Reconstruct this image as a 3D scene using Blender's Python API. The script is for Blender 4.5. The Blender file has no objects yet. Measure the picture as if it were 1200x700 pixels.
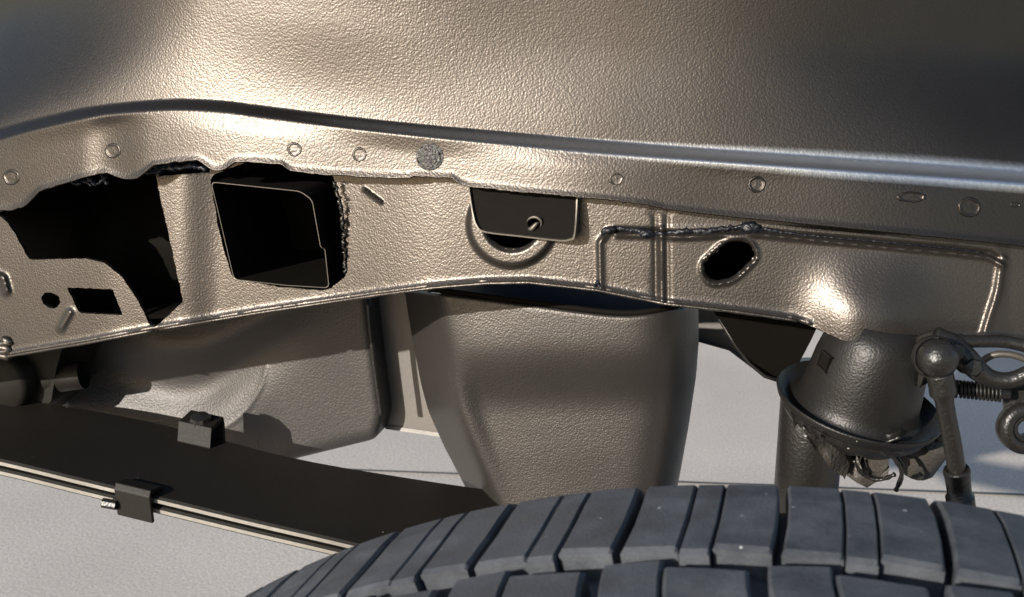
import bpy, bmesh, math, random
import numpy as np
from mathutils import Vector, Matrix
from mathutils.geometry import delaunay_2d_cdt

random.seed(7)
R_ = math.radians
scene = bpy.context.scene
COL = scene.collection

# ------------------------------------------------------------------ camera, sky, sun
PITCH, YAW, FPX = R_(16.0), R_(14.7), 1300.0
CAM = Vector((0.0, 0.0, 0.93))
cam_d = bpy.data.cameras.new('camera')
cam = bpy.data.objects.new('camera', cam_d)
COL.objects.link(cam)
cam.location = CAM
cam.rotation_euler = (math.pi / 2 - PITCH, 0, YAW)
cam_d.sensor_width = 36
cam_d.lens = FPX / 1200 * 36
cam_d.clip_start = 0.02
cam_d.clip_end = 500
cam_d.dof.use_dof = True
cam_d.dof.focus_distance = 0.64
cam_d.dof.aperture_fstop = 26
scene.camera = cam

SUN_ELEV, SUN_AZ = R_(19), R_(26)      # azimuth: degrees to the left of straight behind the wheel arch
to_sun = Vector((-math.sin(SUN_AZ) * math.cos(SUN_ELEV), -math.cos(SUN_AZ) * math.cos(SUN_ELEV), math.sin(SUN_ELEV)))
world = bpy.data.worlds.new('World')
scene.world = world
world.use_nodes = True
wn = world.node_tree
sky = wn.nodes.new('ShaderNodeTexSky')
sky.sky_type = 'NISHITA'
sky.sun_disc = False
sky.sun_elevation = SUN_ELEV
sky.sun_rotation = math.atan2(to_sun.x, to_sun.y)
wn.links.new(sky.outputs[0], wn.nodes['Background'].inputs[0])
wn.nodes['Background'].inputs[1].default_value = 0.11
sun_d = bpy.data.lights.new('sun', 'SUN')
sun_d.energy = 5.0
sun_d.angle = R_(0.6)
sun_d.color = (1.0, 0.945, 0.86)
sun = bpy.data.objects.new('sun', sun_d)
COL.objects.link(sun)
sun.rotation_euler = (-to_sun).to_track_quat('-Z', 'Y').to_euler()
sun.location = (-2, -3, 4)
vs = scene.view_settings
vs.view_transform = 'Standard'
vs.look = 'None'
vs.exposure = 0.4
vs.gamma = 1.0
vs.use_curve_mapping = False

# ------------------------------------------------------------------ measuring: a sight line of the photo to a place at distance Y
Fv = Vector((-math.sin(YAW) * math.cos(PITCH), math.cos(YAW) * math.cos(PITCH), -math.sin(PITCH)))
Rv = Vector((math.cos(YAW), math.sin(YAW), 0))
Uv = Rv.cross(Fv)


def ray(px, py):
    return Fv + Rv * ((px - 600) / FPX) + Uv * ((350 - py) / FPX)


def at(px, py, Y):
    d = ray(px, py)
    return CAM + d * (Y / d.y)


def at_z(px, py, z):
    d = ray(px, py)
    return CAM + d * ((z - CAM.z) / d.z)


def lerp_table(tab, x):
    return float(np.interp(x, [p[0] for p in tab], [p[1] for p in tab]))


def sstep(a, b, x):
    t = min(1.0, max(0.0, (x - a) / (b - a)))
    return t * t * (3 - 2 * t)


# ------------------------------------------------------------------ materials
def nodes_of(m):
    nt = m.node_tree
    return nt, nt.nodes, nt.links, nt.nodes['Principled BSDF']


def coat_material(name, base, rough=0.42, metallic=0.4, grain=330.0, depth=0.0006, strength=0.8, var=0.25, spec=0.5, coat=0.0, sky_sheen=False):
    """sprayed textured coating: pebbled relief, slight colour and gloss variation"""
    m = bpy.data.materials.new(name)
    m.use_nodes = True
    nt, N, L, b = nodes_of(m)
    tc = N.new('ShaderNodeTexCoord')
    n1 = N.new('ShaderNodeTexNoise'); n1.inputs['Scale'].default_value = grain; n1.inputs['Detail'].default_value = 2.0
    n1.inputs['Roughness'].default_value = 0.45; n1.inputs['Distortion'].default_value = 0.4
    n2 = N.new('ShaderNodeTexVoronoi'); n2.feature = 'SMOOTH_F1'; n2.inputs['Scale'].default_value = grain * 1.0
    n2.inputs['Smoothness'].default_value = 0.6
    n3 = N.new('ShaderNodeTexNoise'); n3.inputs['Scale'].default_value = 14; n3.inputs['Detail'].default_value = 5
    for n in (n1, n2, n3):
        L.new(tc.outputs['Object'], n.inputs['Vector'])
    mix = N.new('ShaderNodeMath'); mix.operation = 'MULTIPLY_ADD'
    L.new(n2.outputs['Distance'], mix.inputs[0]); mix.inputs[1].default_value = -0.9
    L.new(n1.outputs['Fac'], mix.inputs[2])
    bump = N.new('ShaderNodeBump'); bump.inputs['Strength'].default_value = strength; bump.inputs['Distance'].default_value = depth
    # the relief comes and goes with how thickly the coat was sprayed
    rng0 = N.new('ShaderNodeMapRange'); rng0.inputs[1].default_value = 0.3; rng0.inputs[2].default_value = 0.7
    rng0.inputs[3].default_value = strength * 0.7; rng0.inputs[4].default_value = strength
    L.new(n3.outputs['Fac'], rng0.inputs[0]); L.new(rng0.outputs[0], bump.inputs['Strength'])
    L.new(mix.outputs[0], bump.inputs['Height'])
    L.new(bump.outputs['Normal'], b.inputs['Normal'])
    ramp = N.new('ShaderNodeMixRGB')
    ramp.inputs[1].default_value = (*[c * (1 - var) for c in base], 1)
    ramp.inputs[2].default_value = (*[min(1, c * (1 + var)) for c in base], 1)
    dust = 0.0 if max(base) < 0.012 else 1.0
    L.new(n3.outputs['Fac'], ramp.inputs[0])
    # pale dust specks
    n4 = N.new('ShaderNodeTexNoise'); n4.inputs['Scale'].default_value = 210; n4.inputs['Detail'].default_value = 1
    L.new(tc.outputs['Object'], n4.inputs['Vector'])
    sp = N.new('ShaderNodeMapRange'); sp.inputs[1].default_value = 0.83; sp.inputs[2].default_value = 0.86
    L.new(n4.outputs['Fac'], sp.inputs[0])
    mx = N.new('ShaderNodeMixRGB'); mx.inputs[2].default_value = (0.45, 0.42, 0.37, 1)
    sp.inputs[4].default_value = dust
    L.new(sp.outputs[0], mx.inputs[0]); L.new(ramp.outputs[0], mx.inputs[1])
    L.new(mx.outputs[0], b.inputs['Base Color'])
    if sky_sheen:
        # sky sheen along the rolled bead, painted in as pale smooth metal
        at_ = N.new('ShaderNodeAttribute'); at_.attribute_name = 'sky_sheen'
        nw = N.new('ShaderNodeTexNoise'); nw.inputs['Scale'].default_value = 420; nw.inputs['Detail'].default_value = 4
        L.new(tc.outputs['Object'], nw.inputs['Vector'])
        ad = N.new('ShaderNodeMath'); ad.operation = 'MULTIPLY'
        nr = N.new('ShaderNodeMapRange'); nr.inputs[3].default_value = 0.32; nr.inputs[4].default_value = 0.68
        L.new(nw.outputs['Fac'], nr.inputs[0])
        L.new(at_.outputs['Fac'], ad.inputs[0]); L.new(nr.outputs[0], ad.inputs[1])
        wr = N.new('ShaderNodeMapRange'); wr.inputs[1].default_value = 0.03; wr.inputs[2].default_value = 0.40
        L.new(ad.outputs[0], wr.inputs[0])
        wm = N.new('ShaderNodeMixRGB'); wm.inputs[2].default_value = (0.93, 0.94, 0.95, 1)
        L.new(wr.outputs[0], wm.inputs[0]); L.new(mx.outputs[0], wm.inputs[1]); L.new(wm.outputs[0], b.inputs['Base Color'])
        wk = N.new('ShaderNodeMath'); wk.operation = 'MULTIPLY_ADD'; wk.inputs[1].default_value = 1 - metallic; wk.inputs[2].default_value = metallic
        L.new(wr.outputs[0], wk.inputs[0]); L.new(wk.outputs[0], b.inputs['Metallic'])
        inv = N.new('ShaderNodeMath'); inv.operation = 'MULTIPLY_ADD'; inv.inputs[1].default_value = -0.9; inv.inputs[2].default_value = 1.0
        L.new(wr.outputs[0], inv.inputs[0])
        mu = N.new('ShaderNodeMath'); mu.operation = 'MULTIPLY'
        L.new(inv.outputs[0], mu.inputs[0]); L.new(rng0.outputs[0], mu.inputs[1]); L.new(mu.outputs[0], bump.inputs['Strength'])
    rr = N.new('ShaderNodeMapRange'); rr.inputs[3].default_value = rough - 0.06; rr.inputs[4].default_value = rough + 0.08
    L.new(n1.outputs['Fac'], rr.inputs[0]); L.new(rr.outputs[0], b.inputs['Roughness'])
    b.inputs['Metallic'].default_value = metallic
    b.inputs['Specular IOR Level'].default_value = spec
    b.inputs['Coat Weight'].default_value = coat
    b.inputs['Coat Roughness'].default_value = 0.35
    return m


M_PANEL = coat_material('panel_coating', (0.061, 0.0530, 0.0465), rough=0.345, metallic=0.90, grain=820, depth=0.00038, strength=0.30, sky_sheen=True)
M_RAIL = coat_material('rail_coating', (0.083, 0.0720, 0.0630), rough=0.355, metallic=0.82, grain=840, depth=0.00040, strength=0.36)
M_SHIELD = coat_material('shield_coating', (0.066, 0.0590, 0.0535), rough=0.40, metallic=0.6, grain=800, depth=0.0004, strength=0.45)
M_TANK = coat_material('tank_coating', (0.072, 0.066, 0.062), rough=0.48, metallic=0.5, grain=620, depth=0.0005, strength=0.5)
M_PALE = coat_material('pale_steel', (0.17, 0.155, 0.14), rough=0.5, metallic=0.2, grain=300, depth=0.0003, strength=0.3, var=0.1)
M_BLACK = coat_material('black_and_hole_shade', (0.0075, 0.0062, 0.005), rough=0.75, metallic=0.0, grain=500, depth=0.0001, strength=0.2, spec=0.06)  # unlit insides of the holes put into the colour; plain black parts share it
M_SPRING = coat_material('spring_steel_black', (0.012, 0.010, 0.008), rough=0.55, metallic=0.0, grain=500, depth=0.00015, strength=0.3, spec=0.22)
M_EDGE = coat_material('lit_edge_steel', (0.12, 0.105, 0.088), rough=0.45, metallic=0.6, grain=300, depth=0.0002, strength=0.4)  # rims catching the sun put in as a paler steel colour
M_LEAFEDGE = coat_material('sunlit_spring_edge', (0.34, 0.315, 0.28), rough=0.42, metallic=0.5, grain=200, depth=0.0004, strength=0.5, var=0.5)  # sunlight on the front leaf edges put into the colour
M_CUP = coat_material('cup_coating', (0.019, 0.0172, 0.0155), rough=0.42, metallic=0.4, grain=800, depth=0.0004, strength=0.4)
M_PARTS = coat_material('greasy_black_metal', (0.013, 0.0115, 0.010), rough=0.36, metallic=0.0, grain=520, depth=0.0005, strength=0.5)
M_CRUMB = coat_material('dirty_bracket', (0.055, 0.048, 0.040), rough=0.5, metallic=0.1, grain=420, depth=0.0006, strength=0.9)
M_SEAL = coat_material('seam_sealant', (0.006, 0.007, 0.011), rough=0.42, metallic=0.0, grain=420, depth=0.0012, strength=0.6, spec=0.35)
M_PLUG = coat_material('rough_plug', (0.10, 0.095, 0.088), rough=0.45, metallic=0.3, grain=520, depth=0.0022, strength=1.0, var=0.5)
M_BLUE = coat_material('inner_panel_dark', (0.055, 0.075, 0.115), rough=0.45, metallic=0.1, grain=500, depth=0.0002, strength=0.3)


def rubber_material():
    m = bpy.data.materials.new('tyre_rubber')
    m.use_nodes = True
    nt, N, L, b = nodes_of(m)
    tc = N.new('ShaderNodeNewGeometry')
    n = N.new('ShaderNodeTexNoise'); n.inputs['Scale'].default_value = 60; n.inputs['Detail'].default_value = 8; n.inputs['Roughness'].default_value = 0.65
    f = N.new('ShaderNodeTexNoise'); f.inputs['Scale'].default_value = 900; f.inputs['Detail'].default_value = 3
    s = N.new('ShaderNodeTexNoise'); s.inputs['Scale'].default_value = 260; s.inputs['Detail'].default_value = 2
    for q in (n, f, s):
        L.new(tc.outputs['Position'], q.inputs['Vector'])
    r = N.new('ShaderNodeValToRGB')
    r.color_ramp.elements[0].position = 0.3; r.color_ramp.elements[0].color = (0.030, 0.033, 0.039, 1)
    r.color_ramp.elements[1].position = 0.75; r.color_ramp.elements[1].color = (0.082, 0.088, 0.099, 1)
    L.new(n.outputs['Fac'], r.inputs[0])
    mr = N.new('ShaderNodeMapRange'); mr.inputs[1].default_value = 0.745; mr.inputs[2].default_value = 0.79
    L.new(s.outputs['Fac'], mr.inputs[0])
    mx = N.new('ShaderNodeMixRGB'); mx.inputs[2].default_value = (0.4, 0.4, 0.4, 1)
    L.new(mr.outputs[0], mx.inputs[0]); L.new(r.outputs[0], mx.inputs[1])
    L.new(mx.outputs[0], b.inputs['Base Color'])
    rr = N.new('ShaderNodeMapRange'); rr.inputs[1].default_value = 0.3; rr.inputs[2].default_value = 0.7; rr.inputs[3].default_value = 0.48; rr.inputs[4].default_value = 0.75
    L.new(n.outputs['Fac'], rr.inputs[0]); L.new(rr.outputs[0], b.inputs['Roughness'])
    b.inputs['Specular IOR Level'].default_value = 0.5
    w = N.new('ShaderNodeTexNoise'); w.inputs['Scale'].default_value = 16; w.inputs['Detail'].default_value = 6; w.inputs['Roughness'].default_value = 0.7
    L.new(tc.outputs['Position'], w.inputs['Vector'])
    wr = N.new('ShaderNodeMapRange'); wr.inputs[1].default_value = 0.5; wr.inputs[2].default_value = 0.75; wr.inputs[4].default_value = 0.45
    L.new(w.outputs['Fac'], wr.inputs[0])
    wm = N.new('ShaderNodeMixRGB'); wm.inputs[2].default_value = (0.115, 0.112, 0.108, 1)
    L.new(wr.outputs[0], wm.inputs[0]); L.new(mx.outputs[0], wm.inputs[1]); L.new(wm.outputs[0], b.inputs['Base Color'])
    bp = N.new('ShaderNodeBump'); bp.inputs['Strength'].default_value = 0.7; bp.inputs['Distance'].default_value = 0.0003
    L.new(f.outputs['Fac'], bp.inputs['Height']); L.new(bp.outputs[0], b.inputs['Normal'])
    return m


M_RUBBER = rubber_material()


def ground_material():
    m = bpy.data.materials.new('pale_concrete')
    m.use_nodes = True
    nt, N, L, b = nodes_of(m)
    tc = N.new('ShaderNodeTexCoord')
    a = N.new('ShaderNodeTexNoise'); a.inputs['Scale'].default_value = 2.2; a.inputs['Detail'].default_value = 6
    c = N.new('ShaderNodeTexNoise'); c.inputs['Scale'].default_value = 170; c.inputs['Detail'].default_value = 4; c.inputs['Roughness'].default_value = 0.7
    for q in (a, c):
        L.new(tc.outputs['Object'], q.inputs['Vector'])
    r1 = N.new('ShaderNodeValToRGB')
    r1.color_ramp.elements[0].position = 0.3; r1.color_ramp.elements[0].color = (0.48, 0.43, 0.385, 1)
    r1.color_ramp.elements[1].position = 0.7; r1.color_ramp.elements[1].color = (0.585, 0.53, 0.475, 1)
    L.new(a.outputs['Fac'], r1.inputs[0])
    r2 = N.new('ShaderNodeMapRange'); r2.inputs[1].default_value = 0.3; r2.inputs[2].default_value = 0.7; r2.inputs[3].default_value = 0.72; r2.inputs[4].default_value = 1.12
    L.new(c.outputs['Fac'], r2.inputs[0])
    mul = N.new('ShaderNodeMixRGB'); mul.blend_type = 'MULTIPLY'; mul.inputs[0].default_value = 1
    L.new(r1.outputs[0], mul.inputs[1]); L.new(r2.outputs[0], mul.inputs[2])
    L.new(mul.outputs[0], b.inputs['Base Color'])
    b.inputs['Roughness'].default_value = 0.85
    bp = N.new('ShaderNodeBump'); bp.inputs['Strength'].default_value = 0.5; bp.inputs['Distance'].default_value = 0.002
    L.new(c.outputs['Fac'], bp.inputs['Height']); L.new(bp.outputs[0], b.inputs['Normal'])
    return m


M_GROUND = ground_material()


# ------------------------------------------------------------------ helpers
def thing(name, label, cat, loc, group=None):
    o = bpy.data.objects.new(name, None)
    COL.objects.link(o)
    o.location = loc
    o.empty_display_size = 0.02
    o['label'] = label
    o['category'] = cat
    if group:
        o['group'] = group
    return o


def link(name, me, mat, parent, smooth=True, label=None):
    if mat is not None and len(me.materials) == 0:
        me.materials.append(mat)
    if smooth:
        me.polygons.foreach_set('use_smooth', [True] * len(me.polygons))
    o = bpy.data.objects.new(name, me)
    COL.objects.link(o)
    if parent is not None:
        o.parent = parent
        off = Vector((0, 0, 0))
        p = parent
        while p is not None:
            off += p.location
            p = p.parent
        o.location = -off            # meshes are written in world metres
    if label:
        o['label'] = label
    return o


def mesh_of(name, verts, faces):
    me = bpy.data.meshes.new(name)
    me.from_pydata([tuple(v) for v in verts], [], faces)
    me.update()
    return me


def fix_normals(me):
    bm = bmesh.new(); bm.from_mesh(me)
    bmesh.ops.remove_doubles(bm, verts=bm.verts, dist=1e-6)
    bmesh.ops.recalc_face_normals(bm, faces=bm.faces)
    bm.to_mesh(me); bm.free()
    return me


def edge_split(o, deg=35):
    md = o.modifiers.new('edges', 'EDGE_SPLIT')
    md.split_angle = R_(deg)
    return o


def catmull(pts, n=8):
    """smooth polyline through points (2-D or 3-D)"""
    P = [np.array(p, float) for p in pts]
    out = []
    for i in range(len(P) - 1):
        p0 = P[max(i - 1, 0)]; p1 = P[i]; p2 = P[i + 1]; p3 = P[min(i + 2, len(P) - 1)]
        for k in range(n):
            t = k / n
            out.append(0.5 * ((2 * p1) + (-p0 + p2) * t + (2 * p0 - 5 * p1 + 4 * p2 - p3) * t * t + (-p0 + 3 * p1 - 3 * p2 + p3) * t ** 3))
    out.append(P[-1])
    return out


def tube(path, radius, seg=12, cap=True):
    """swept tube; radius a number or list. returns mesh"""
    P = [Vector(p) for p in path]
    n = len(P)
    rad = radius if isinstance(radius, (list, tuple)) else [radius] * n
    verts, faces = [], []
    prev = None
    for i in range(n):
        t = (P[min(i + 1, n - 1)] - P[max(i - 1, 0)]).normalized()
        if prev is None:
            a = t.orthogonal().normalized()
        else:
            a = (prev - t * prev.dot(t)).normalized()
        prev = a
        b = t.cross(a)
        for k in range(seg):
            th = 2 * math.pi * k / seg
            verts.append(P[i] + (a * math.cos(th) + b * math.sin(th)) * rad[i])
    for i in range(n - 1):
        for k in range(seg):
            k2 = (k + 1) % seg
            faces.append((i * seg + k, i * seg + k2, (i + 1) * seg + k2, (i + 1) * seg + k))
    if cap:
        faces.append(tuple(reversed(range(seg))))
        faces.append(tuple(range((n - 1) * seg, n * seg)))
    return fix_normals(mesh_of('tube', verts, faces))


def lathe(profile, origin, axis, seg=40, cap=False):
    """profile: list of (radius, height along axis)"""
    ax = Vector(axis).normalized()
    a = ax.orthogonal().normalized(); b = ax.cross(a)
    verts, faces = [], []
    n = len(profile)
    for r, h in profile:
        for k in range(seg):
            th = 2 * math.pi * k / seg
            verts.append(Vector(origin) + ax * h + (a * math.cos(th) + b * math.sin(th)) * max(r, 1e-5))
    for i in range(n - 1):
        for k in range(seg):
            k2 = (k + 1) % seg
            faces.append((i * seg + k, i * seg + k2, (i + 1) * seg + k2, (i + 1) * seg + k))
    if cap:
        faces.append(tuple(range(seg))); faces.append(tuple(range((n - 1) * seg, n * seg)))
    return fix_normals(mesh_of('lathe', verts, faces))


def seg_dist(px, py, poly, closed=True):
    P = np.array(poly, float)
    Q = np.roll(P, -1, axis=0) if closed else P[1:]
    if not closed:
        P = P[:-1]
    d = Q - P
    l2 = (d ** 2).sum(1) + 1e-9
    t = np.clip(((px - P[:, 0]) * d[:, 0] + (py - P[:, 1]) * d[:, 1]) / l2, 0, 1)
    dx = px - (P[:, 0] + t * d[:, 0]); dy = py - (P[:, 1] + t * d[:, 1])
    return float(np.sqrt((dx * dx + dy * dy).min()))


def inside(px, py, poly):
    c = False
    n = len(poly)
    j = n - 1
    for i in range(n):
        xi, yi = poly[i][0], poly[i][1]; xj, yj = poly[j][0], poly[j][1]
        if (yi > py) != (yj > py) and px < (xj - xi) * (py - yi) / (yj - yi) + xi:
            c = not c
        j = i
    return c


def resample(poly, step, closed=True):
    out = []
    n = len(poly)
    rng = n if closed else n - 1
    for i in range(rng):
        a = np.array(poly[i][:2], float); b = np.array(poly[(i + 1) % n][:2], float)
        k = max(1, int(np.hypot(*(b - a)) / step))
        for q in range(k):
            out.append(tuple(a + (b - a) * q / k))
    if not closed:
        out.append(tuple(poly[-1][:2]))
    return out


def plate(outer, holes, yfun, step=6.0, back=0.003, dense=(), lines=()):
    """sheet metal cut to an outline: filled, bent to the depth function, and given thickness to the back.
    outlines are in sight-line units; yfun(x, y) gives the distance of the sheet there."""
    loops = [resample(outer, step)] + [resample(h, min(step, 2.2)) for h in holes]
    co, edges = [], []
    for lp in loops:
        s = len(co)
        co += [Vector(p) for p in lp]
        edges += [(s + i, s + (i + 1) % len(lp)) for i in range(len(lp))]
    nb = len(co)
    xs = [p[0] for p in outer]; ys = [p[1] for p in outer]
    B = np.array([tuple(c) for c in co])

    def grid(x0, x1, y0, y1, st):
        row = 0
        y = y0 + st / 2
        while y < y1:
            x = x0 + (st / 2 if row % 2 else 0)
            while x < x1:
                if inside(x, y, outer) and not any(inside(x, y, h) for h in holes):
                    if ((B[:, 0] - x) ** 2 + (B[:, 1] - y) ** 2).min() > (0.5 * st) ** 2:
                        co.append(Vector((x, y)))
                x += st
            y += st * 0.87
            row += 1
    for (x0, x1, y0, y1, st) in dense:
        grid(x0, x1, y0, y1, st)
    boxes = list(dense)
    taken = {}
    for p in co[nb:]:
        taken.setdefault((int(p.x // 2), int(p.y // 2)), 1)
    for (path, offs, gap) in lines:          # rows of points following a pressed line or folded edge
        q = resample(path, gap, False)
        for i in range(1, len(q) - 1):
            tx, ty = q[i + 1][0] - q[i - 1][0], q[i + 1][1] - q[i - 1][1]
            l = math.hypot(tx, ty) or 1
            for of in offs:
                x, y = q[i][0] + ty / l * of, q[i][1] - tx / l * of
                if inside(x, y, outer) and not any(inside(x, y, h) for h in holes) and (int(x // 2), int(y // 2)) not in taken:
                    if ((B[:, 0] - x) ** 2 + (B[:, 1] - y) ** 2).min() > 0.8:
                        co.append(Vector((x, y)))
    row = 0
    y = min(ys) + step / 2
    while y < max(ys):
        x = min(xs) + (step / 2 if row % 2 else 0)
        while x < max(xs):
            if not any(a <= x <= b and c <= y <= d for a, b, c, d, _ in boxes) and inside(x, y, outer) and not any(inside(x, y, h) for h in holes):
                if ((B[:, 0] - x) ** 2 + (B[:, 1] - y) ** 2).min() > (0.5 * step) ** 2:
                    co.append(Vector((x, y)))
            x += step
        y += step * 0.87
        row += 1
    r = delaunay_2d_cdt(co, edges, [], 0, 1e-4)
    v2, f2 = r[0], r[2]
    tris = []
    for f in f2:
        cx = sum(v2[i].x for i in f) / len(f); cy = sum(v2[i].y for i in f) / len(f)
        if inside(cx, cy, outer) and not any(inside(cx, cy, h) for h in holes):
            tris.append(tuple(f))
    verts = [at(v.x, v.y, yfun(v.x, v.y)) for v in v2]
    n = len(verts)
    cnt = {}
    for f in tris:
        for i in range(len(f)):
            e = (f[i], f[(i + 1) % len(f)])
            cnt.setdefault(tuple(sorted(e)), []).append(e)
    faces = list(tris)
    if back:
        verts += [v + Vector((0, back, 0)) for v in verts]
        faces += [tuple(i + n for i in reversed(f)) for f in tris]
        for k, e in cnt.items():
            if len(e) == 1:
                a, b = e[0]
                faces.append((b, a, a + n, b + n))
    me = mesh_of('plate', verts, faces)
    bm = bmesh.new(); bm.from_mesh(me)
    loose = [v for v in bm.verts if not v.link_faces]
    bmesh.ops.delete(bm, geom=loose, context='VERTS')
    bmesh.ops.recalc_face_normals(bm, faces=bm.faces)
    bm.to_mesh(me); bm.free()
    return me


def grid_mesh(rows):
    """rows of world points -> quads"""
    nr, nc = len(rows), len(rows[0])
    verts = [p for r in rows for p in r]
    faces = [(i * nc + j, i * nc + j + 1, (i + 1) * nc + j + 1, (i + 1) * nc + j) for i in range(nr - 1) for j in range(nc - 1)]
    return mesh_of('grid', verts, faces)


def box_mesh(c, sx, sy, sz, rot=None, jitter=0.0, bevel=0.0):
    bm = bmesh.new()
    bmesh.ops.create_cube(bm, size=1)
    for v in bm.verts:
        v.co = Vector((v.co.x * sx, v.co.y * sy, v.co.z * sz))
        if jitter:
            v.co += Vector((random.uniform(-1, 1), random.uniform(-1, 1), random.uniform(-1, 1))) * jitter
        if rot is not None:
            v.co = rot @ v.co
        v.co += Vector(c)
    if bevel:
        bmesh.ops.bevel(bm, geom=bm.edges[:], offset=bevel, segments=2, affect='EDGES')
    me = bpy.data.meshes.new('box')
    bm.to_mesh(me); bm.free()
    return me


def rot_euler(x, y, z):
    from mathutils import Euler
    return Euler((R_(x), R_(y), R_(z))).to_matrix()


def ellipse(cx, cy, rx, ry, n=28, tilt=0):
    c, s = math.cos(R_(tilt)), math.sin(R_(tilt))
    return [(cx + rx * math.cos(2 * math.pi * k / n) * c - ry * math.sin(2 * math.pi * k / n) * s,
             cy + rx * math.cos(2 * math.pi * k / n) * s + ry * math.sin(2 * math.pi * k / n) * c) for k in range(n)]


def round_poly(pts, r, n=5):
    out = []
    m = len(pts)
    for i in range(m):
        p0 = np.array(pts[i - 1], float); p1 = np.array(pts[i], float); p2 = np.array(pts[(i + 1) % m], float)
        a = p0 - p1; b = p2 - p1
        rr = min(r, np.hypot(*a) * 0.45, np.hypot(*b) * 0.45)
        A = p1 + a / np.hypot(*a) * rr; Bq = p1 + b / np.hypot(*b) * rr
        for k in range(n + 1):
            t = k / n
            out.append(tuple((1 - t) ** 2 * A + 2 * t * (1 - t) * p1 + t * t * Bq))
    return out


# ------------------------------------------------------------------ ground
def build_ground():
    me = mesh_of('ground', [(-60, -60, 0), (60, -60, 0), (60, 60, 0), (-60, 60, 0)], [(0, 1, 2, 3)])
    g = link('ground', me, M_GROUND, None, smooth=False)
    g['kind'] = 'structure'
    g['label'] = 'pale grey concrete ground under the vehicle'


build_ground()


def build_joint():
    a, b = at_z(500, 556, 0), at_z(1170, 581, 0)
    d = (b - a).normalized(); nrm = Vector((-d.y, d.x, 0))
    pts = []
    for k in range(81):
        p = a + d * (-3 + 7 * k / 80)
        w = 0.004 + random.uniform(-0.0012, 0.0012)
        pts.append((p - nrm * w, p + nrm * w))
    rows = [[Vector((q[i].x, q[i].y, 0.004)) for q in pts] for i in (0, 1)]
    o = link('ground_joint', grid_mesh(rows), M_CRUMB, None, smooth=False)
    o['kind'] = 'structure'; o['label'] = 'thin dark joint line across the pale concrete'


build_joint()

# ------------------------------------------------------------------ wheel housing panel with its flange
YF = 0.600
RIDGE = [(-160, 214), (-60, 182), (0, 158), (60, 142), (120, 130), (200, 123), (260, 125), (300, 130), (400, 143), (500, 154), (600, 163), (700, 172),
         (800, 180), (900, 187), (1000, 194), (1100, 201), (1200, 209), (1300, 217), (1400, 225)]
EDGE = [(-160, 290), (-60, 258), (-12, 240), (-5, 246), (12, 247), (28, 242), (38, 232), (46, 224), (70, 217), (100, 208), (124, 202), (134, 207), (148, 211), (162, 208), (172, 200),
        (180, 194), (205, 190), (232, 188), (240, 193), (248, 199), (257, 201), (266, 197), (273, 190), (300, 190), (330, 193), (340, 201), (385, 205),
        (440, 208), (478, 209), (486, 206), (530, 209), (541, 217), (560, 220), (620, 226), (700, 233), (760, 240), (780, 245), (840, 252), (900, 258), (1000, 268),
        (1100, 278), (1200, 288), (1300, 297), (1400, 306)]
RS = catmull(RIDGE, 6)


def ridge_y(x):
    return lerp_table(RS, x)


WELDS = [(13, 208, 9, 9, 0.0006), (132, 177, 9, 8.5, 0.0006), (345, 175, 8, 8, 0.0004), (421, 181, 8, 8, 0.0004), (722, 210, 8, 7, 0.0003), (887, 216, 10, 9.5, 0.0009),
         (1068, 231, 17, 6, 0.0008), (1136, 243, 13, 11, 0.0009), (1190, 240, 6, 3, 0.0005)]


def flange_depth(x, y):
    ry = ridge_y(x)
    d = ry - y
    wide = 8 + 1 * sstep(300, 1100, x)
    deep = 0.0065 + 0.0075 * sstep(200, 800, x)
    lean = 0.00008 * d if d < 0 else 0.00009 * d - 0.00000022 * d * d
    Y = YF + deep * sstep(-wide, wide, d) + lean
    if d > 0:
        Y += 0.030 * max(0.0, (x - 700) / 500.0) ** 2 * sstep(0, 150, d) + 0.052 * max(0.0, (240 - x) / 240.0) ** 2 * sstep(0, 150, d)
    Y += 0.028 * max(0.0, (x - 640) / 560.0) ** 2
    # left end turns away; slow waves of pressed sheet
    Y += 0.020 * sstep(330, -120, x) ** 2
    Y += 0.0022 * math.sin(x / 95.0 + 0.7) * sstep(20, 120, d)
    # oil-canned dents of the flange
    Y += 0.0014 * math.sin(x / 61.0) * sstep(0, -30, d) + 0.0016 * sstep(95, 125, x) * sstep(175, 128, x) * sstep(0, -20, d)
    # lifted lip at the cut edge
    e = lerp_table(EDGE, x) - y
    if e < 7:
        Y -= 0.0009 * (1 - e / 7.0)
    return Y


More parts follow.
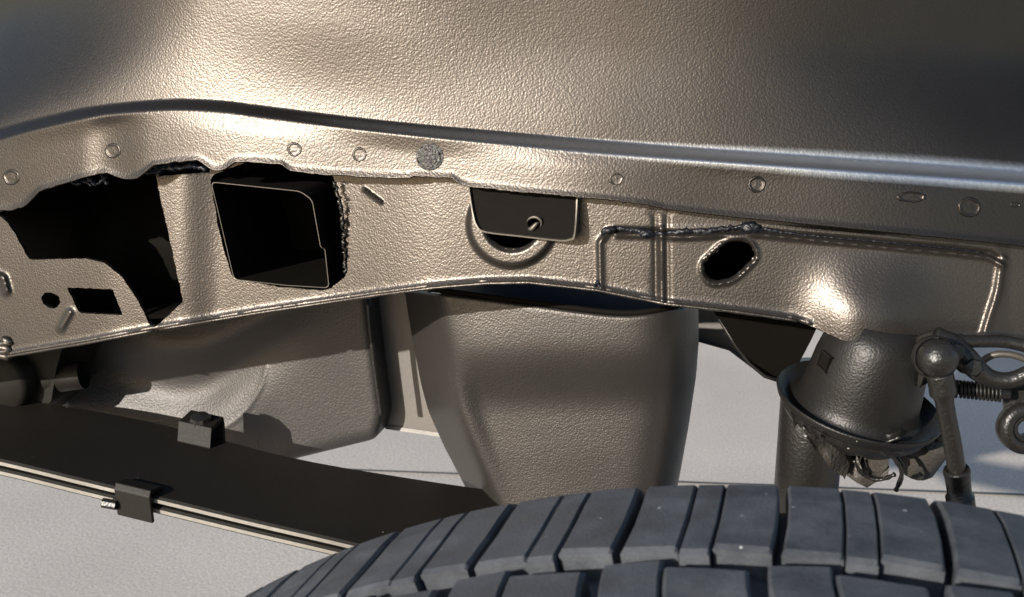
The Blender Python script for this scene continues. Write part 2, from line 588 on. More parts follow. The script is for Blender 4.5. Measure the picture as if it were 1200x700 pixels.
def build_housing():
    base = at(600, 260, YF)
    t = thing('wheel_housing', 'large textured brown-black wheel housing panel with a rolled flange lip along its lower edge', 'panel', base)
    xs = np.arange(-150, 1401, 5.0)
    rows = []
    tops = [-170, -140, -110, -80, -60]
    cols = []
    for x in xs:
        ry = ridge_y(x); e = lerp_table(EDGE, x) + random.uniform(-0.7, 0.7) * (1 if x < 800 else 0.4)
        y_list = list(np.linspace(-170, ry - 22, 34)) + list(np.linspace(ry - 19, ry + 17, 25)) + list(np.linspace(ry + 20, e - 8, 10)) + [e - 6, e - 4, e - 2, e - 0.8, e]
        cols.append([at(x, y, flange_depth(x, y)) for y in y_list])
    rows = [[cols[j][i] for j in range(len(cols))] for i in range(len(cols[0]))]
    me = grid_mesh(rows)
    wa = me.attributes.new('sky_sheen', 'FLOAT', 'POINT')  # mask of the painted sky sheen along the ridge
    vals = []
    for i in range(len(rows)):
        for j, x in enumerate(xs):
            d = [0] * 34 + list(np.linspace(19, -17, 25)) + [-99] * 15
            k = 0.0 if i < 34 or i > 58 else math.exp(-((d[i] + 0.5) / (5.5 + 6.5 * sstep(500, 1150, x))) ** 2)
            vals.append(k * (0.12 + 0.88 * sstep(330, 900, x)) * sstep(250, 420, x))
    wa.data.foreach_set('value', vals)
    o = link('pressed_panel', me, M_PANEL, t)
    md = o.modifiers.new('thickness', 'SOLIDIFY'); md.thickness = 0.0016; md.offset = -1
    # solidify must grow away from the camera
    if me.polygons[0].normal.y < 0:
        md.offset = -1
    else:
        md.offset = 1
    # spot welds: a raised ring round a shallow nugget
    for (x, y, rx, ry_, h) in WELDS:
        prof = [(0.0, 0.30), (0.5, 0.22), (0.70, 0.12), (0.80, 0.45), (0.88, 1.0), (0.95, 0.8), (1.04, 0.1), (1.12, 0.0)]
        verts, faces = [], []
        n = 26
        wob = [1 + random.uniform(-0.06, 0.06) for _ in range(n)]
        for (r, hh) in prof:
            for k in range(n):
                th = 2 * math.pi * k / n
                X = x + rx * r * wob[k] * math.cos(th); Yp = y + ry_ * r * wob[k] * math.sin(th)
                verts.append(at(X, Yp, flange_depth(X, Yp) - 0.7 * hh * h * (1 + 0.25 * math.sin(3 * th + x)) - 0.00012 * (r < 1.05) + 0.0003 * (r > 1.05)))
        for i in range(len(prof) - 1):
            for k in range(n):
                faces.append((i * n + k, i * n + (k + 1) % n, (i + 1) * n + (k + 1) % n, (i + 1) * n + k))
        link('spot_weld', fix_normals(mesh_of('weld', verts, faces)), M_PANEL, t)
    # filled hole with a coarse skin
    verts, faces = [], []
    n = 30
    prof = [(0.0, 0.6), (0.3, 0.8), (0.6, 0.7), (0.86, 0.6), (0.93, -0.5), (1.0, -0.6), (1.08, 0.7), (1.16, -0.4)]
    for (r, hh) in prof:
        for k in range(n):
            th = 2 * math.pi * k / n
            X = 503.5 + 14 * r * math.cos(th); Yp = 184 + 14 * r * math.sin(th)
            verts.append(at(X, Yp, flange_depth(X, Yp) - 0.0005 * hh - 0.0004 - (random.uniform(0, 0.0006) if r < 0.8 else 0)))
    for i in range(len(prof) - 1):
        for k in range(n):
            faces.append((i * n + k, i * n + (k + 1) % n, (i + 1) * n + (k + 1) % n, (i + 1) * n + k))
    link('hole_plug', fix_normals(mesh_of('plug', verts, faces)), M_PLUG, t, label='round rough-skinned plug in the flange')
    # shreds of coating hanging under the flange edge
    for (a, b, w) in [((82, 212), (96, 217), 0.0012), ((96, 212), (108, 217), 0.0010), ((104, 210), (112, 218), 0.0014), ((118, 205), (126, 216), 0.0012), ((124, 208), (113, 218), 0.0010),
                      ((172, 203), (190, 199), 0.0018), ((186, 198), (205, 196), 0.0022), ((203, 197), (228, 195), 0.0020), ((226, 195), (242, 199), 0.0018)]:
        pts = []
        for k in range(7):
            s = k / 6
            X = a[0] + (b[0] - a[0]) * s + random.uniform(-1, 1); Yp = a[1] + (b[1] - a[1]) * s + random.uniform(-1.4, 1.4)
            pts.append(at(X, Yp, YF + 0.006 + 0.020 * sstep(330, -120, X) ** 2))
        link('torn_coating', tube(pts, [w * random.uniform(0.5, 1.1) for _ in pts], 7), M_SEAL, t)


build_housing()

# ------------------------------------------------------------------ chassis frame rail
YR = 0.606
BOTTOM = [(-150, 446), (-60, 431), (0, 419), (100, 402), (180, 387), (300, 367), (380, 355), (440, 346), (510, 337), (570, 332), (620, 331), (700, 340), (780, 356), (860, 365), (930, 375),
          (955, 384), (985, 398), (1020, 405), (1060, 407), (1095, 401), (1160, 396), (1200, 400), (1300, 412), (1400, 424)]
HOLE_A = round_poly([(-4, 252), (60, 205), (120, 192), (178, 186), (215, 354), (183, 383), (176, 382), (160, 350), (143, 325), (122, 308), (100, 303), (60, 304), (34, 305), (18, 275), (6, 258)], 4, 2)
HOLE_A2 = [(184, 186), (246, 182), (246, 202), (186, 207)]
HOLE_B = round_poly([(246, 206), (300, 186), (384, 190), (402, 240), (408, 322), (384, 341), (330, 337), (272, 327), (256, 270)], 9)
HOLE_C = ellipse(600, 262, 33, 30)
HOLE_E = round_poly([(822, 312), (852, 284), (877, 283), (886, 300), (858, 327), (832, 331)], 10, 5)
HOLE_R = round_poly([(78, 337), (132, 339), (144, 370), (93, 367)], 3, 3)
HOLE_O = ellipse(59.5, 352, 11.5, 9, 20, 25)
FRAME_IN = [(704, 340), (703, 284), (714, 270), (760, 271), (800, 273), (850, 271), (890, 270), (950, 276), (1040, 285), (1120, 292), (1160, 297), (1175, 306)]
FRAME_R = [(1175, 306), (1170, 340), (1158, 378), (1154, 392)]


def rail_depth(x, y):
    Y = YR - 0.00006 * (y - 300)
    Y += 0.028 * max(0.0, (x - 640) / 560.0) ** 2
    # the left part is bent back, the step catches the light
    Y += 0.009 * sstep(520, 370, x)
    Y -= 0.007 * sstep(262, 205, x)
    Y += 0.020 * sstep(330, -120, x) ** 2 - 0.004 * sstep(190, 120, x)
    # pressed ring round the bolt opening
    r = math.hypot((x - 600) / 50.0, (y - 262) / 49.0)
    if r < 1.6:
        Y -= 0.0042 * sstep(1.10, 0.94, r)
        Y += 0.002 * sstep(0.72, 0.62, r)
    # raised cover plate to the right
    if x > 660:
        d = seg_dist(x, y, FRAME_IN, closed=False)
        Y -= 0.0022 * math.exp(-(d / 3.2) ** 2) * (0.35 + 0.65 * (x < 720))
        d2 = seg_dist(x, y - 5, FRAME_IN, closed=False)
        if x > 720:
            Y += 0.0028 * math.exp(-(d / 3.0) ** 2)
            Y -= 0.0014 * math.exp(-(d2 / 3.2) ** 2)
        d3 = seg_dist(x, y, FRAME_R, closed=False)
        Y -= 0.0030 * math.exp(-(d3 / 5.0) ** 2)
        dv = abs(x - 775 - (y - 300) * 0.01)
        if y > 246:
            Y -= 0.0026 * math.exp(-(dv / 3.5) ** 2) * sstep(262, 272, y) + 0.0018 * sstep(770, 784, x) * sstep(262, 276, y) * sstep(1185, 1165, x)
            Y += 0.0012 * math.exp(-((dv - 7) / 3.0) ** 2)
    # bulge over the bump stop
    bx = (x - 1022) / 66.0
    by = (y - 385) / (66.0 if y < 385 else 90.0)
    Y -= 0.0130 * math.exp(-(bx * bx) ** 1.25 - (by * by) ** 1.2)
    # slot with a pressed rim
    if 800 < x < 910 and 265 < y < 350:
        d = seg_dist(x, y, HOLE_E)
        Y -= 0.0012 * math.exp(-((d - 4.0) / 2.2) ** 2) - 0.0012 * math.exp(-(d / 1.6) ** 2)
    # scratches and drips left in the coat
    Y -= 0.0022 * math.exp(-(seg_dist(x, y, [(427, 222), (447, 237)], False) / 1.6) ** 2) * (1 if 415 < x < 460 else 0)
    if x < 120:
        Y -= 0.0026 * math.exp(-(seg_dist(x, y, [(72, 384), (82, 366)], False) / 4.0) ** 2)
        Y -= 0.004 * math.exp(-(seg_dist(x, y, [(-20, 316), (4, 326), (8, 341)], False) / 4.0) ** 2)
    # folded lower edge
    e = lerp_table(BOTTOM, x) - y
    if e < 9 and not (950 < x < 1100):
        Y -= 0.0016 * math.exp(-((e - 2.5) / 3.0) ** 2)
    return Y


def build_rail():
    t = thing('chassis_rail', 'arched brown textured chassis rail with cut-outs, pressed panel and oblong slot below the flange', 'frame rail', at(500, 340, YR))
    xs = list(np.arange(-150, 1401, 12.0))
    top = [(x, lerp_table(EDGE, x) - 16) for x in xs]
    holes = [HOLE_A, HOLE_A2, HOLE_B, HOLE_C, HOLE_E, HOLE_R, HOLE_O]
    # openings run up behind the flange
    outer = top + [tuple(p) for p in reversed(BOTTOM)]
    holes_in = []
    for h in holes:
        h2 = [(x, max(y, lerp_table(EDGE, x) - 11)) for x, y in h]
        h2 = [(x + random.uniform(-0.5, 0.5), y + random.uniform(-0.5, 0.5)) for x, y in resample(h2, 4.5)]
        holes_in.append(h2)
    web = plate(outer, holes_in, rail_depth, 7.0, 0.0028, dense=[(690, 1200, 255, 312, 2.0), (690, 720, 312, 356, 2.0), (764, 796, 312, 356, 2.0), (812, 895, 312, 340, 2.0), (1140, 1190, 312, 400, 2.2), (936, 1110, 312, 412, 4.0), (528, 680, 205, 326, 2.2), (-20, 30, 300, 350, 2.4), (60, 92, 356, 394, 2.2), (410, 460, 214, 244, 2.0)],
                lines=[([(x, lerp_table(BOTTOM, x)) for x in np.arange(-140, 1390, 4.0)], (1.2, 2.6, 4.2, 6.5, 9.5), 3.0)])
    o = link('web', web, M_RAIL, t)
    edge_split(o, 50)
    # box section behind the web: lower flange, back web, top flange, closing sides
    D = 0.105
    lo = [(x, lerp_table(BOTTOM, x)) for x in xs]
    rows = [[at(x, y - 1.5, rail_depth(x, y - 1.5) + 0.0025) for x, y in lo], [at(x, y - 1.5, rail_depth(x, y - 1.5) + 0.0025) + Vector((0, D, 0)) for x, y in lo]]
    f = link('lower_flange', grid_mesh(rows), M_BLACK, t); md = f.modifiers.new('thickness', 'SOLIDIFY'); md.thickness = 0.002; md.offset = 0
    hi = [(x, lerp_table(EDGE, x) - 13) for x in xs]
    rows = [[at(x, y, YR + 0.026) for x, y in hi], [at(x, y, YR + 0.026) + Vector((0, D, 0)) for x, y in hi]]
    f = link('upper_flange', grid_mesh(rows), M_BLACK, t); md = f.modifiers.new('thickness', 'SOLIDIFY'); md.thickness = 0.002; md.offset = 0
    rows = [[at(x, y, rail_depth(x, y) + 0.0025) + Vector((0, D - 0.002, 0)) for x, y in lo], [at(x, y, YR + 0.026) + Vector((0, D - 0.002, 0)) for x, y in hi]]
    f = link('rear_web', grid_mesh(rows), M_BLACK, t); md = f.modifiers.new('thickness', 'SOLIDIFY'); md.thickness = 0.002; md.offset = 0
    # diaphragms inside
    for x in (232, 470, 690, 900):
        y0 = lerp_table(EDGE, x) - 4; y1 = lerp_table(BOTTOM, x) - 6
        a = at(x, y0, YR + 0.03); b = at(x, y1, YR + 0.03)
        a.x = b.x
        vs_ = [a, b, b + Vector((0, D - 0.03, 0)), a + Vector((0, D - 0.03, 0))]
        f = link('diaphragm', mesh_of('d', vs_, [(0, 1, 2, 3)]), M_BLACK, t, smooth=False); md = f.modifiers.new('thickness', 'SOLIDIFY'); md.thickness = 0.003
    # raised bead along the pinched lower edge
    pts = [at(x, lerp_table(BOTTOM, x) + 0.4, rail_depth(x, lerp_table(BOTTOM, x)) - 0.0006) for x in np.arange(-150, 181, 10)]
    link('edge_bead', tube(pts, [0.0011 * random.uniform(0.8, 1.15) for _ in pts], 8), M_RAIL, t)
    pts = [at(x, lerp_table(BOTTOM, x) + 0.3, rail_depth(x, lerp_table(BOTTOM, x)) - 0.0006) for x in np.arange(187, 941, 9)]
    link('edge_bead', tube(pts, [0.0010 * random.uniform(0.75, 1.2) for _ in pts], 8), M_RAIL, t)
    # weld clump at the left lower corner
    pts = [at(4 + 9 * math.sin(k * 1.7), 398 + k * 2.6, YR + 0.004) for k in range(9)]
    link('weld_bead', tube(catmull(pts, 3), 0.0028, 8), M_RAIL, t)
    # rectangular bracket mouth standing in the square cut-out (folded sheet, thin bright rim)
    mouth = round_poly([(247, 213), (352, 224), (366, 234), (376, 290), (381, 292), (386, 338), (336, 335), (274, 328)], 6, 4)
    inner = [(x + (314 - x) * 0.012, y + (280 - y) * 0.014) for x, y in mouth]
    fr, bk, fi = [], [], []
    for (x, y), (xi, yi) in zip(mouth, inner):
        fr.append(at(x, y, YR + 0.004)); fi.append(at(xi, yi, YR + 0.004))
    n = len(fr)
    deep = Vector((0, 0.085, 0))
    verts = fr + fi + [p + deep for p in fi] + [p + deep for p in fr]
    faces = []
    for k in range(n):
        k2 = (k + 1) % n
        faces += [(k, k2, n + k2, n + k), (n + k, n + k2, 2 * n + k2, 2 * n + k), (2 * n + k, 2 * n + k2, 3 * n + k2, 3 * n + k), (3 * n + k, 3 * n + k2, k2, k)]
    faces.append(tuple(range(2 * n, 3 * n)))
    me = fix_normals(mesh_of('mouth', verts, faces))
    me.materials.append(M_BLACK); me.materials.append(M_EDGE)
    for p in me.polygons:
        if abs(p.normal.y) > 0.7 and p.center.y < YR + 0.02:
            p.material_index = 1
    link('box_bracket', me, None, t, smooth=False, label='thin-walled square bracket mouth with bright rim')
    for k in range(9):
        y0 = 212 + k * 12 + random.uniform(-3, 3)
        pts = []
        for j in range(6):
            x = lerp_table([(190, 388), (240, 402), (322, 408)], y0 + j * 2.6) - 1 + random.uniform(-3.5, 1.5)
            pts.append(at(x, y0 + j * 2.6, YR + 0.007 + random.uniform(-0.0015, 0.0015)))
        link('torn_coating', tube(pts, [0.0003 + 0.0012 * random.random() for _ in pts], 6), M_RAIL if k % 2 else M_PARTS, t)
    # same kind of folded tab over the round opening
    tabp = [(548, 216), (553, 250), (558, 266), (569, 273), (610, 278), (655, 283), (668, 282), (674, 275), (677, 230)]
    tp = catmull(tabp, 4)
    tab_y = lambda y: 0.6035 - 0.0085 * sstep(214, 284, y)
    fr = [at(x, y, tab_y(y)) for x, y in tp]
    cx, cy = 612, 245
    fi = [at(x + (cx - x) * 0.026, y + (cy - y) * 0.05, tab_y(y)) for x, y in tp]
    bk = [p + Vector((0, 0.006, 0)) for p in fi]
    bo = [p + Vector((0, 0.0065, 0)) for p in fr]
    n = len(fr)
    verts = fr + fi + bk + bo
    faces = []
    for k in range(n - 1):
        faces += [(k, k + 1, n + k + 1, n + k), (n + k, n + k + 1, 2 * n + k + 1, 2 * n + k), (2 * n + k, 2 * n + k + 1, 3 * n + k + 1, 3 * n + k), (3 * n + k, 3 * n + k + 1, k + 1, k)]
    me = fix_normals(mesh_of('tab', verts, faces))
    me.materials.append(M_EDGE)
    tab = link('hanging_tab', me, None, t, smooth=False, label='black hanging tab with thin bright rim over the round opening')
    dpx = [(x + (cx - x) * 0.01, y + (cy - y) * 0.02) for x, y in tp] + [(676, 222), (549, 208)]
    face = plate(dpx, [ellipse(626, 262, 8, 7, 18)], lambda x, y: tab_y(y) + 0.0025, 12, 0.0015)
    link('tab_face', face, M_BLACK, tab, smooth=False)
    pts = [at(626 + 8.5 * math.cos(a), 262 + 7.5 * math.sin(a), tab_y(262) + 0.0018) for a in np.linspace(-2.9, 0.6, 14)]  # pale beads added in place of the lit crescent in the hole
    link('lit_spot_bead', tube(pts, [0.0003 + 0.0007 * math.sin(math.pi * k / 13) for k in range(14)], 7), M_EDGE, tab)
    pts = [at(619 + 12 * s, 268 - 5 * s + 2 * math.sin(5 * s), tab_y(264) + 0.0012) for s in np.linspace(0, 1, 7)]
    link('lit_spot_bead', tube(pts, [0.0007, 0.0012, 0.0016, 0.0015, 0.0013, 0.001, 0.0005], 8), M_EDGE, tab)
    # sealant smeared in the seam of the cover plate
    path = catmull([(706, 274), (718, 268), (742, 270), (757, 273), (776, 274), (800, 271), (830, 271), (856, 267), (878, 266), (892, 269), (930, 274), (980, 279), (1050, 285), (1120, 292), (1152, 297)], 7)
    for s0, s1 in ((0, len(path)),):
        pts, rad = [], []
        for i, p in enumerate(path):
            x, y = float(p[0]), float(p[1])
            w = 0.0009 + 0.0008 * sstep(940, 800, x) * (0.5 + 0.5 * math.sin(x / 9.0) * math.sin(x / 23.0)) + 0.0009 * random.random() ** 2 * sstep(950, 880, x) - 0.0003 * sstep(900, 1000, x)
            pts.append(at(x, y + random.uniform(-1.6, 1.6) * sstep(960, 900, x), rail_depth(x, y) - 0.0004)); rad.append(w)
        link('seam_sealant', tube(pts, rad, 8), M_SEAL, t)
    for (x, y, s) in ((757, 274, 0.0034), (879, 267, 0.0046), (886, 270, 0.0034)):
        bm = bmesh.new()
        bmesh.ops.create_icosphere(bm, subdivisions=3, radius=s)
        c = at(x, y, rail_depth(x, y) - 0.0004)
        for v in bm.verts:
            v.co = Vector((v.co.x * 1.3, v.co.y * 0.6, v.co.z * 0.75)) * (1 + 0.18 * math.sin(v.co.x * 1400) * math.cos(v.co.z * 1700)) + c
        me = bpy.data.meshes.new('blob'); bm.to_mesh(me); bm.free()
        link('sealant_blob', me, M_SEAL, t)
    # sagged drip at the lower left corner of the cover plate
    pts = [at(698, 336, YR - 0.003), at(700, 330, YR - 0.004), at(703, 338, YR - 0.004), at(706, 341, YR - 0.003)]
    link('coating_drip', tube(catmull(pts, 4), 0.0010, 7), M_SEAL, t)


build_rail()


# ------------------------------------------------------------------ centre shield (tapered bucket with open top)
def build_shield():
    t = thing('heat_shield', 'tapered bucket-shaped brown shield with open dark top, between rail and tyre', 'shield', at(650, 575, 0.70))
    RIM = [(478, 338), (500, 341), (515, 343), (560, 349), (620, 357), (680, 365), (720, 370), (750, 369), (780, 364), (813, 356)]
    LEFT = [(338, 478), (400, 488), (450, 498), (480, 506), (520, 524), (560, 545), (620, 575)]
    RIGHT = [(338, 813), (400, 814), (440, 811), (500, 802), (560, 791), (620, 778)]
    PROF = [(338, 0.0045), (370, 0.0020), (405, 0.0), (425, 0.0012), (445, 0.0050), (462, 0.0080), (478, 0.0086), (500, 0.0074), (530, 0.0054), (560, 0.0036), (620, 0.0)]   # front setback with height
    PS = catmull(PROF, 6)
    us = [0, 0.004, 0.012, 0.022, 0.035, 0.05, 0.07, 0.09, 0.11, 0.13, 0.16, 0.2, 0.25, 0.32, 0.4, 0.5, 0.6, 0.68, 0.75, 0.8, 0.85, 0.885, 0.915, 0.94, 0.96, 0.975, 0.987, 0.995, 1.0]
    ts = np.linspace(0, 1, 46)
    rows = []
    for s in ts:
        row = []
        for u in us:
            y = 338 + (630 - 338) * s
            xl = lerp_table(LEFT, y); xr = lerp_table(RIGHT, y)
            x = xl + (xr - xl) * u
            ytop = lerp_table(RIM, x)
            yy = ytop + (630 - ytop) * s
            xl = lerp_table(LEFT, yy); xr = lerp_table(RIGHT, yy)
            x = xl + (xr - xl) * u
            # plan shape: flat slanted left flank, rounded corner, broad front, round right end
            q = (0.125 - u) / 0.125
            side = 0.052 * 0.5 * (q + math.sqrt(q * q + 0.012)) - 0.0008
            e = max(0.0, (u - 0.80) / 0.20)
            side += 0.060 * (1 - math.sqrt(max(0.0, 1 - e ** 2.2)))
            Y = 0.688 + lerp_table(PS, yy) * sstep(0.11, 0.2, u) * (1 - 0.6 * sstep(0.8, 1.0, u)) + side - 0.002 * math.sin(math.pi * u)
            row.append(at(x, yy, Y))
        rows.append(row)
    o = link('bucket_wall', grid_mesh(rows), M_SHIELD, t)
    md = o.modifiers.new('thickness', 'SOLIDIFY'); md.thickness = 0.0035; md.offset = -1
    o.modifiers.new('smooth', 'SUBSURF').render_levels = 1
    # rolled rubber trim round the mouth
    rim = [rows[0][j] + Vector((0, 0.001, 0.0012)) for j in range(6, len(us) - 3)]
    link('rim_trim', tube(rim, 0.0020, 9), M_BLACK, t)
    # back wall closing the bucket
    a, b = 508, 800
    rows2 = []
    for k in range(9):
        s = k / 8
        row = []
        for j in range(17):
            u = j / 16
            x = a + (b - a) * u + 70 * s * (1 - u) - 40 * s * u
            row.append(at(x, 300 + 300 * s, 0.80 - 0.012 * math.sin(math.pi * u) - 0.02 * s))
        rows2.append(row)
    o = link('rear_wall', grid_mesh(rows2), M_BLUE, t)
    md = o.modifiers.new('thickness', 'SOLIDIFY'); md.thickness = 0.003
    return t


build_shield()


# ------------------------------------------------------------------ pale upright plate, tank, hanger
def body(outer, yfun, step, round_px, round_m, depth, dense=()):
    """closed pressed body: front skin rounded at its outline and carried back by depth"""
    def yf(x, y):
        d = seg_dist(x, y, outer)
        k = max(0.0, 1 - d / round_px)
        return yfun(x, y) + round_m * (1 - math.sqrt(max(0.0, 1 - k * k)))
    ring = list(outer) + [outer[0]]
    return plate(outer, [], yf, step, depth, dense, lines=[(ring, (-2, 2, -4.5, 4.5, -8, 8, -12, 12), 4.0)])


def build_behind():
    me = plate([(436, 330), (500, 330), (540, 508), (530, 510), (452, 499), (446, 440)], [], lambda x, y: 0.775, 8, 0.004)
    t = thing('upright_plate', 'pale flat upright steel plate between the tank and the bucket-shaped shield', 'plate', at(490, 508, 0.80))
    o = link('web_plate', me, M_PALE, t); edge_split(o, 40)
    rows = [[at(452, 498.5, 0.774), at(536, 510.5, 0.774)], [at(452, 498.5, 0.80), at(536, 510.5, 0.80)]]
    o = link('foot_flange', grid_mesh(rows), M_PALE, t, smooth=False); o.modifiers.new('thickness', 'SOLIDIFY').thickness = 0.003

    # tank
    t = thing('tank', 'brown coated tank with wavy folds and a curved crease behind the leaf spring', 'tank', at(290, 540, 0.80))
    OUT = round_poly([(60, 395), (150, 340), (430, 320), (434, 360), (441, 420), (450, 488), (442, 514), (344, 538), (300, 560), (90, 560), (72, 470)], 9, 4)
    CREASE = catmull([(312, 430), (308, 448), (298, 468), (282, 488), (262, 502)], 6)
    FOLD = catmull([(60, 405), (100, 395), (150, 408), (200, 420), (240, 418), (280, 400), (320, 380), (380, 358)], 6)

    def ty(x, y):
        Y = 0.742
        fy = lerp_table(FOLD, x)
        d = y - fy
        Y -= 0.006 * math.exp(-((d + 12) / 24.0) ** 2) * sstep(420, 300, x)
        Y += 0.008 * math.exp(-((d - 28) / 30.0) ** 2) * sstep(380, 250, x)
        Y -= 0.010 * sstep(40, 120, d) * sstep(330, 230, x)
        Y += 0.010 * sstep(300, 100, x) * sstep(440, 380, y)
        if 240 < x < 340 and 410 < y < 520:
            c = seg_dist(x, y, [tuple(p) for p in CREASE], False)
            Y -= 0.0009 * math.exp(-(c / 2.2) ** 2)
        Y += 0.006 * sstep(300, 440, x)
        return Y
    me = body(OUT, ty, 7, 13, 0.009, 0.05, dense=[(240, 335, 415, 515, 3.0)])
    o = link('tank_shell', me, M_TANK, t); edge_split(o, 60)
    pts = [at(x, y, 0.738) for x, y in ((431, 350), (438, 420), (445, 470), (447, 486))]
    link('seam_strip', tube(catmull(pts, 4), 0.0022, 8), M_PARTS, t)

    # spring hanger at far left
    t = thing('spring_hanger', 'dark spring hanger bracket with bolt head at the end of the leaf spring', 'bracket', at(20, 475, 0.70))
    me = plate([(-90, 400), (-10, 418), (40, 410), (74, 404), (66, 432), (60, 470), (30, 500), (-90, 500)], [], lambda x, y: 0.69 - 0.012 * sstep(10, -60, x), 8, 0.05)
    o = link('side_plate', me, M_SPRING, t); edge_split(o, 40)
    c = at(69, 443, 0.70)
    link('bolt_head', lathe([(0.0, -0.012), (0.008, -0.012), (0.0098, -0.010), (0.0098, 0.0), (0.0112, 0.001), (0.0112, 0.02)], c, (1.0, 0.25, 0.15), 24), M_SPRING, t)
    me = plate([(78, 408), (102, 404), (97, 420), (86, 423)], [], lambda x, y: 0.735, 6, 0.02)
    link('clip_tab', me, M_TANK, t, smooth=False)
    # big bush of the hanger
    c = at(-5, 450, 0.675)
    link('bush', lathe([(0.0, 0.0), (0.022, 0.0), (0.026, 0.004), (0.026, 0.05)], c, (0, 1, 0), 32), M_SPRING, t)


build_behind()


# ------------------------------------------------------------------ leaf spring
def build_spring():
    t = thing('leaf_spring', 'flat dark two-leaf spring with bright edges running behind the tyre', 'leaf spring', at(200, 560, 0.66))
    # near edge and far edge as sight lines; the leaf lies level across its width
    NEAR = catmull([(-160, 512), (-60, 528), (0, 539), (100, 563), (200, 587), (300, 611), (400, 634), (560, 672), (760, 715)], 5)
    FAR = [(-260, 478), (-120, 474), (0, 473), (40, 471), (100, 479), (200, 499), (340, 535), (470, 558), (600, 577), (760, 598), (900, 620)]
    FARS = catmull(FAR, 40)
    near, far = [], []
    for i, p in enumerate(NEAR):
        n = at(float(p[0]), float(p[1]), 0.60)
        near.append(n)
    # far edge: same height, across the leaf
    for n in near:
        best = None
        for q in FARS:
            w = at_z(float(q[0]), float(q[1]), n.z + 0.004)
            d = abs(w.x - n.x)
            if best is None or d < best[0]:
                best = (d, w)
        far.append(Vector((n.x, best[1].y, n.z + 0.004)))
    ys = [f.y - n.y for f, n in zip(far, near)]
    print('spring width', min(ys), max(ys))
    TH = 0.0058

    def leaf(dz, inset):
        rows = []
        sec = []
        for n, f in zip(near, far):
            a = Vector((n.x, n.y + inset, n.z + dz)); b = Vector((f.x, f.y - inset, f.z + dz))
            r = 0.0016
            sec.append([a + Vector((0, r, 0)), b - Vector((0, r, 0)), b + Vector((0, 0, -r)), b + Vector((0, 0, -TH + r)), b + Vector((0, -r, -TH)), a + Vector((0, r, -TH)), a + Vector((0, 0, -TH + r)), a + Vector((0, 0, -r))])
        verts = [p for s in sec for p in s]
        faces = []
        m = 8
        for i in range(len(sec) - 1):
            for k in range(m):
                faces.append((i * m + k, i * m + (k + 1) % m, (i + 1) * m + (k + 1) % m, (i + 1) * m + k))
        faces += [tuple(range(m)), tuple(range((len(sec) - 1) * m, len(sec) * m))]
        me = fix_normals(mesh_of('leaf', verts, faces))
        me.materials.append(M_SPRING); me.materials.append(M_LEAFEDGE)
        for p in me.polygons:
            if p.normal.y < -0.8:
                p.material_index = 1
        return me
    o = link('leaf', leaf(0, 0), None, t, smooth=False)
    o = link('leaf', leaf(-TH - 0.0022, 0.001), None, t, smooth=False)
    # clip wrapped round both leaves
    i = min(range(len(near)), key=lambda k: abs(near[k].x - at(168, 580, 0.60).x))
    n, f = near[i], far[i]
    tang = (near[i + 1] - near[i - 1]).normalized()
    w = 0.0135
    h0, h1 = 0.006, -2 * TH - 0.004
    clip = thing_part = None
    prof = [(-0.004, h1), (-0.0045, h0 - 0.002), (-0.002, h0), (0.012, h0 - 0.0045)]
    L = f.y - n.y

    def strip(prof, y0, z0, name, sgn=1):
        verts, faces = [], []
        th = 0.003
        for k, (dy, dz) in enumerate(prof):
            for s in (-1, 1):
                for tt in (0, 1):
                    verts.append(Vector((n.x, 0, 0)) + Vector((tang.x * w * s, y0 + sgn * (dy + tt * (th if k < 2 else 0.0)), z0 + dz + tang.z * w * s - (th * tt if k >= 2 else 0))))
        m = len(prof)
        for k in range(m - 1):
            a = k * 4; b = a + 4
            faces += [(a, a + 2, b + 2, b), (a + 1, b + 1, b + 3, a + 3), (a, b, b + 1, a + 1), (a + 2, a + 3, b + 3, b + 2)]
        faces += [(0, 1, 3, 2), ((m - 1) * 4, (m - 1) * 4 + 2, (m - 1) * 4 + 3, (m - 1) * 4 + 1)]
        me = fix_normals(mesh_of(name, verts, faces))
        o = link(name, me, M_SPRING, t, smooth=False)
        b = o.modifiers.new('bevel', 'BEVEL'); b.width = 0.0014; b.segments = 3
        return o
    strip([(-0.005, h1 - 0.002), (-0.0055, h0 - 0.004), (-0.003, h0), (0.010, h0 - 0.003), (0.012, 0.0)], n.y, n.z, 'rebound_clip')
    strip([(-0.004, h1), (-0.0055, h0 + 0.004), (-0.004, h0 + 0.010), (0.014, h0 + 0.008), (0.018, 0.0)], f.y, f.z, 'rebound_clip', -1)
    c = Vector((n.x - 0.012, n.y - 0.006, n.z - 0.008))
    link('clip_bolt', tube([c, c + Vector((-0.010, -0.001, 0.001))], 0.0035, 8), M_PARTS, t, smooth=False)
    c = Vector((f.x, f.y - 0.006, f.z + 0.013))
    link('clip_bolt', lathe([(0, 0.006), (0.007, 0.005), (0.009, 0.0), (0.009, -0.006)], c, (0.1, -0.2, 1), 8), M_PARTS, t, smooth=False)


build_spring()


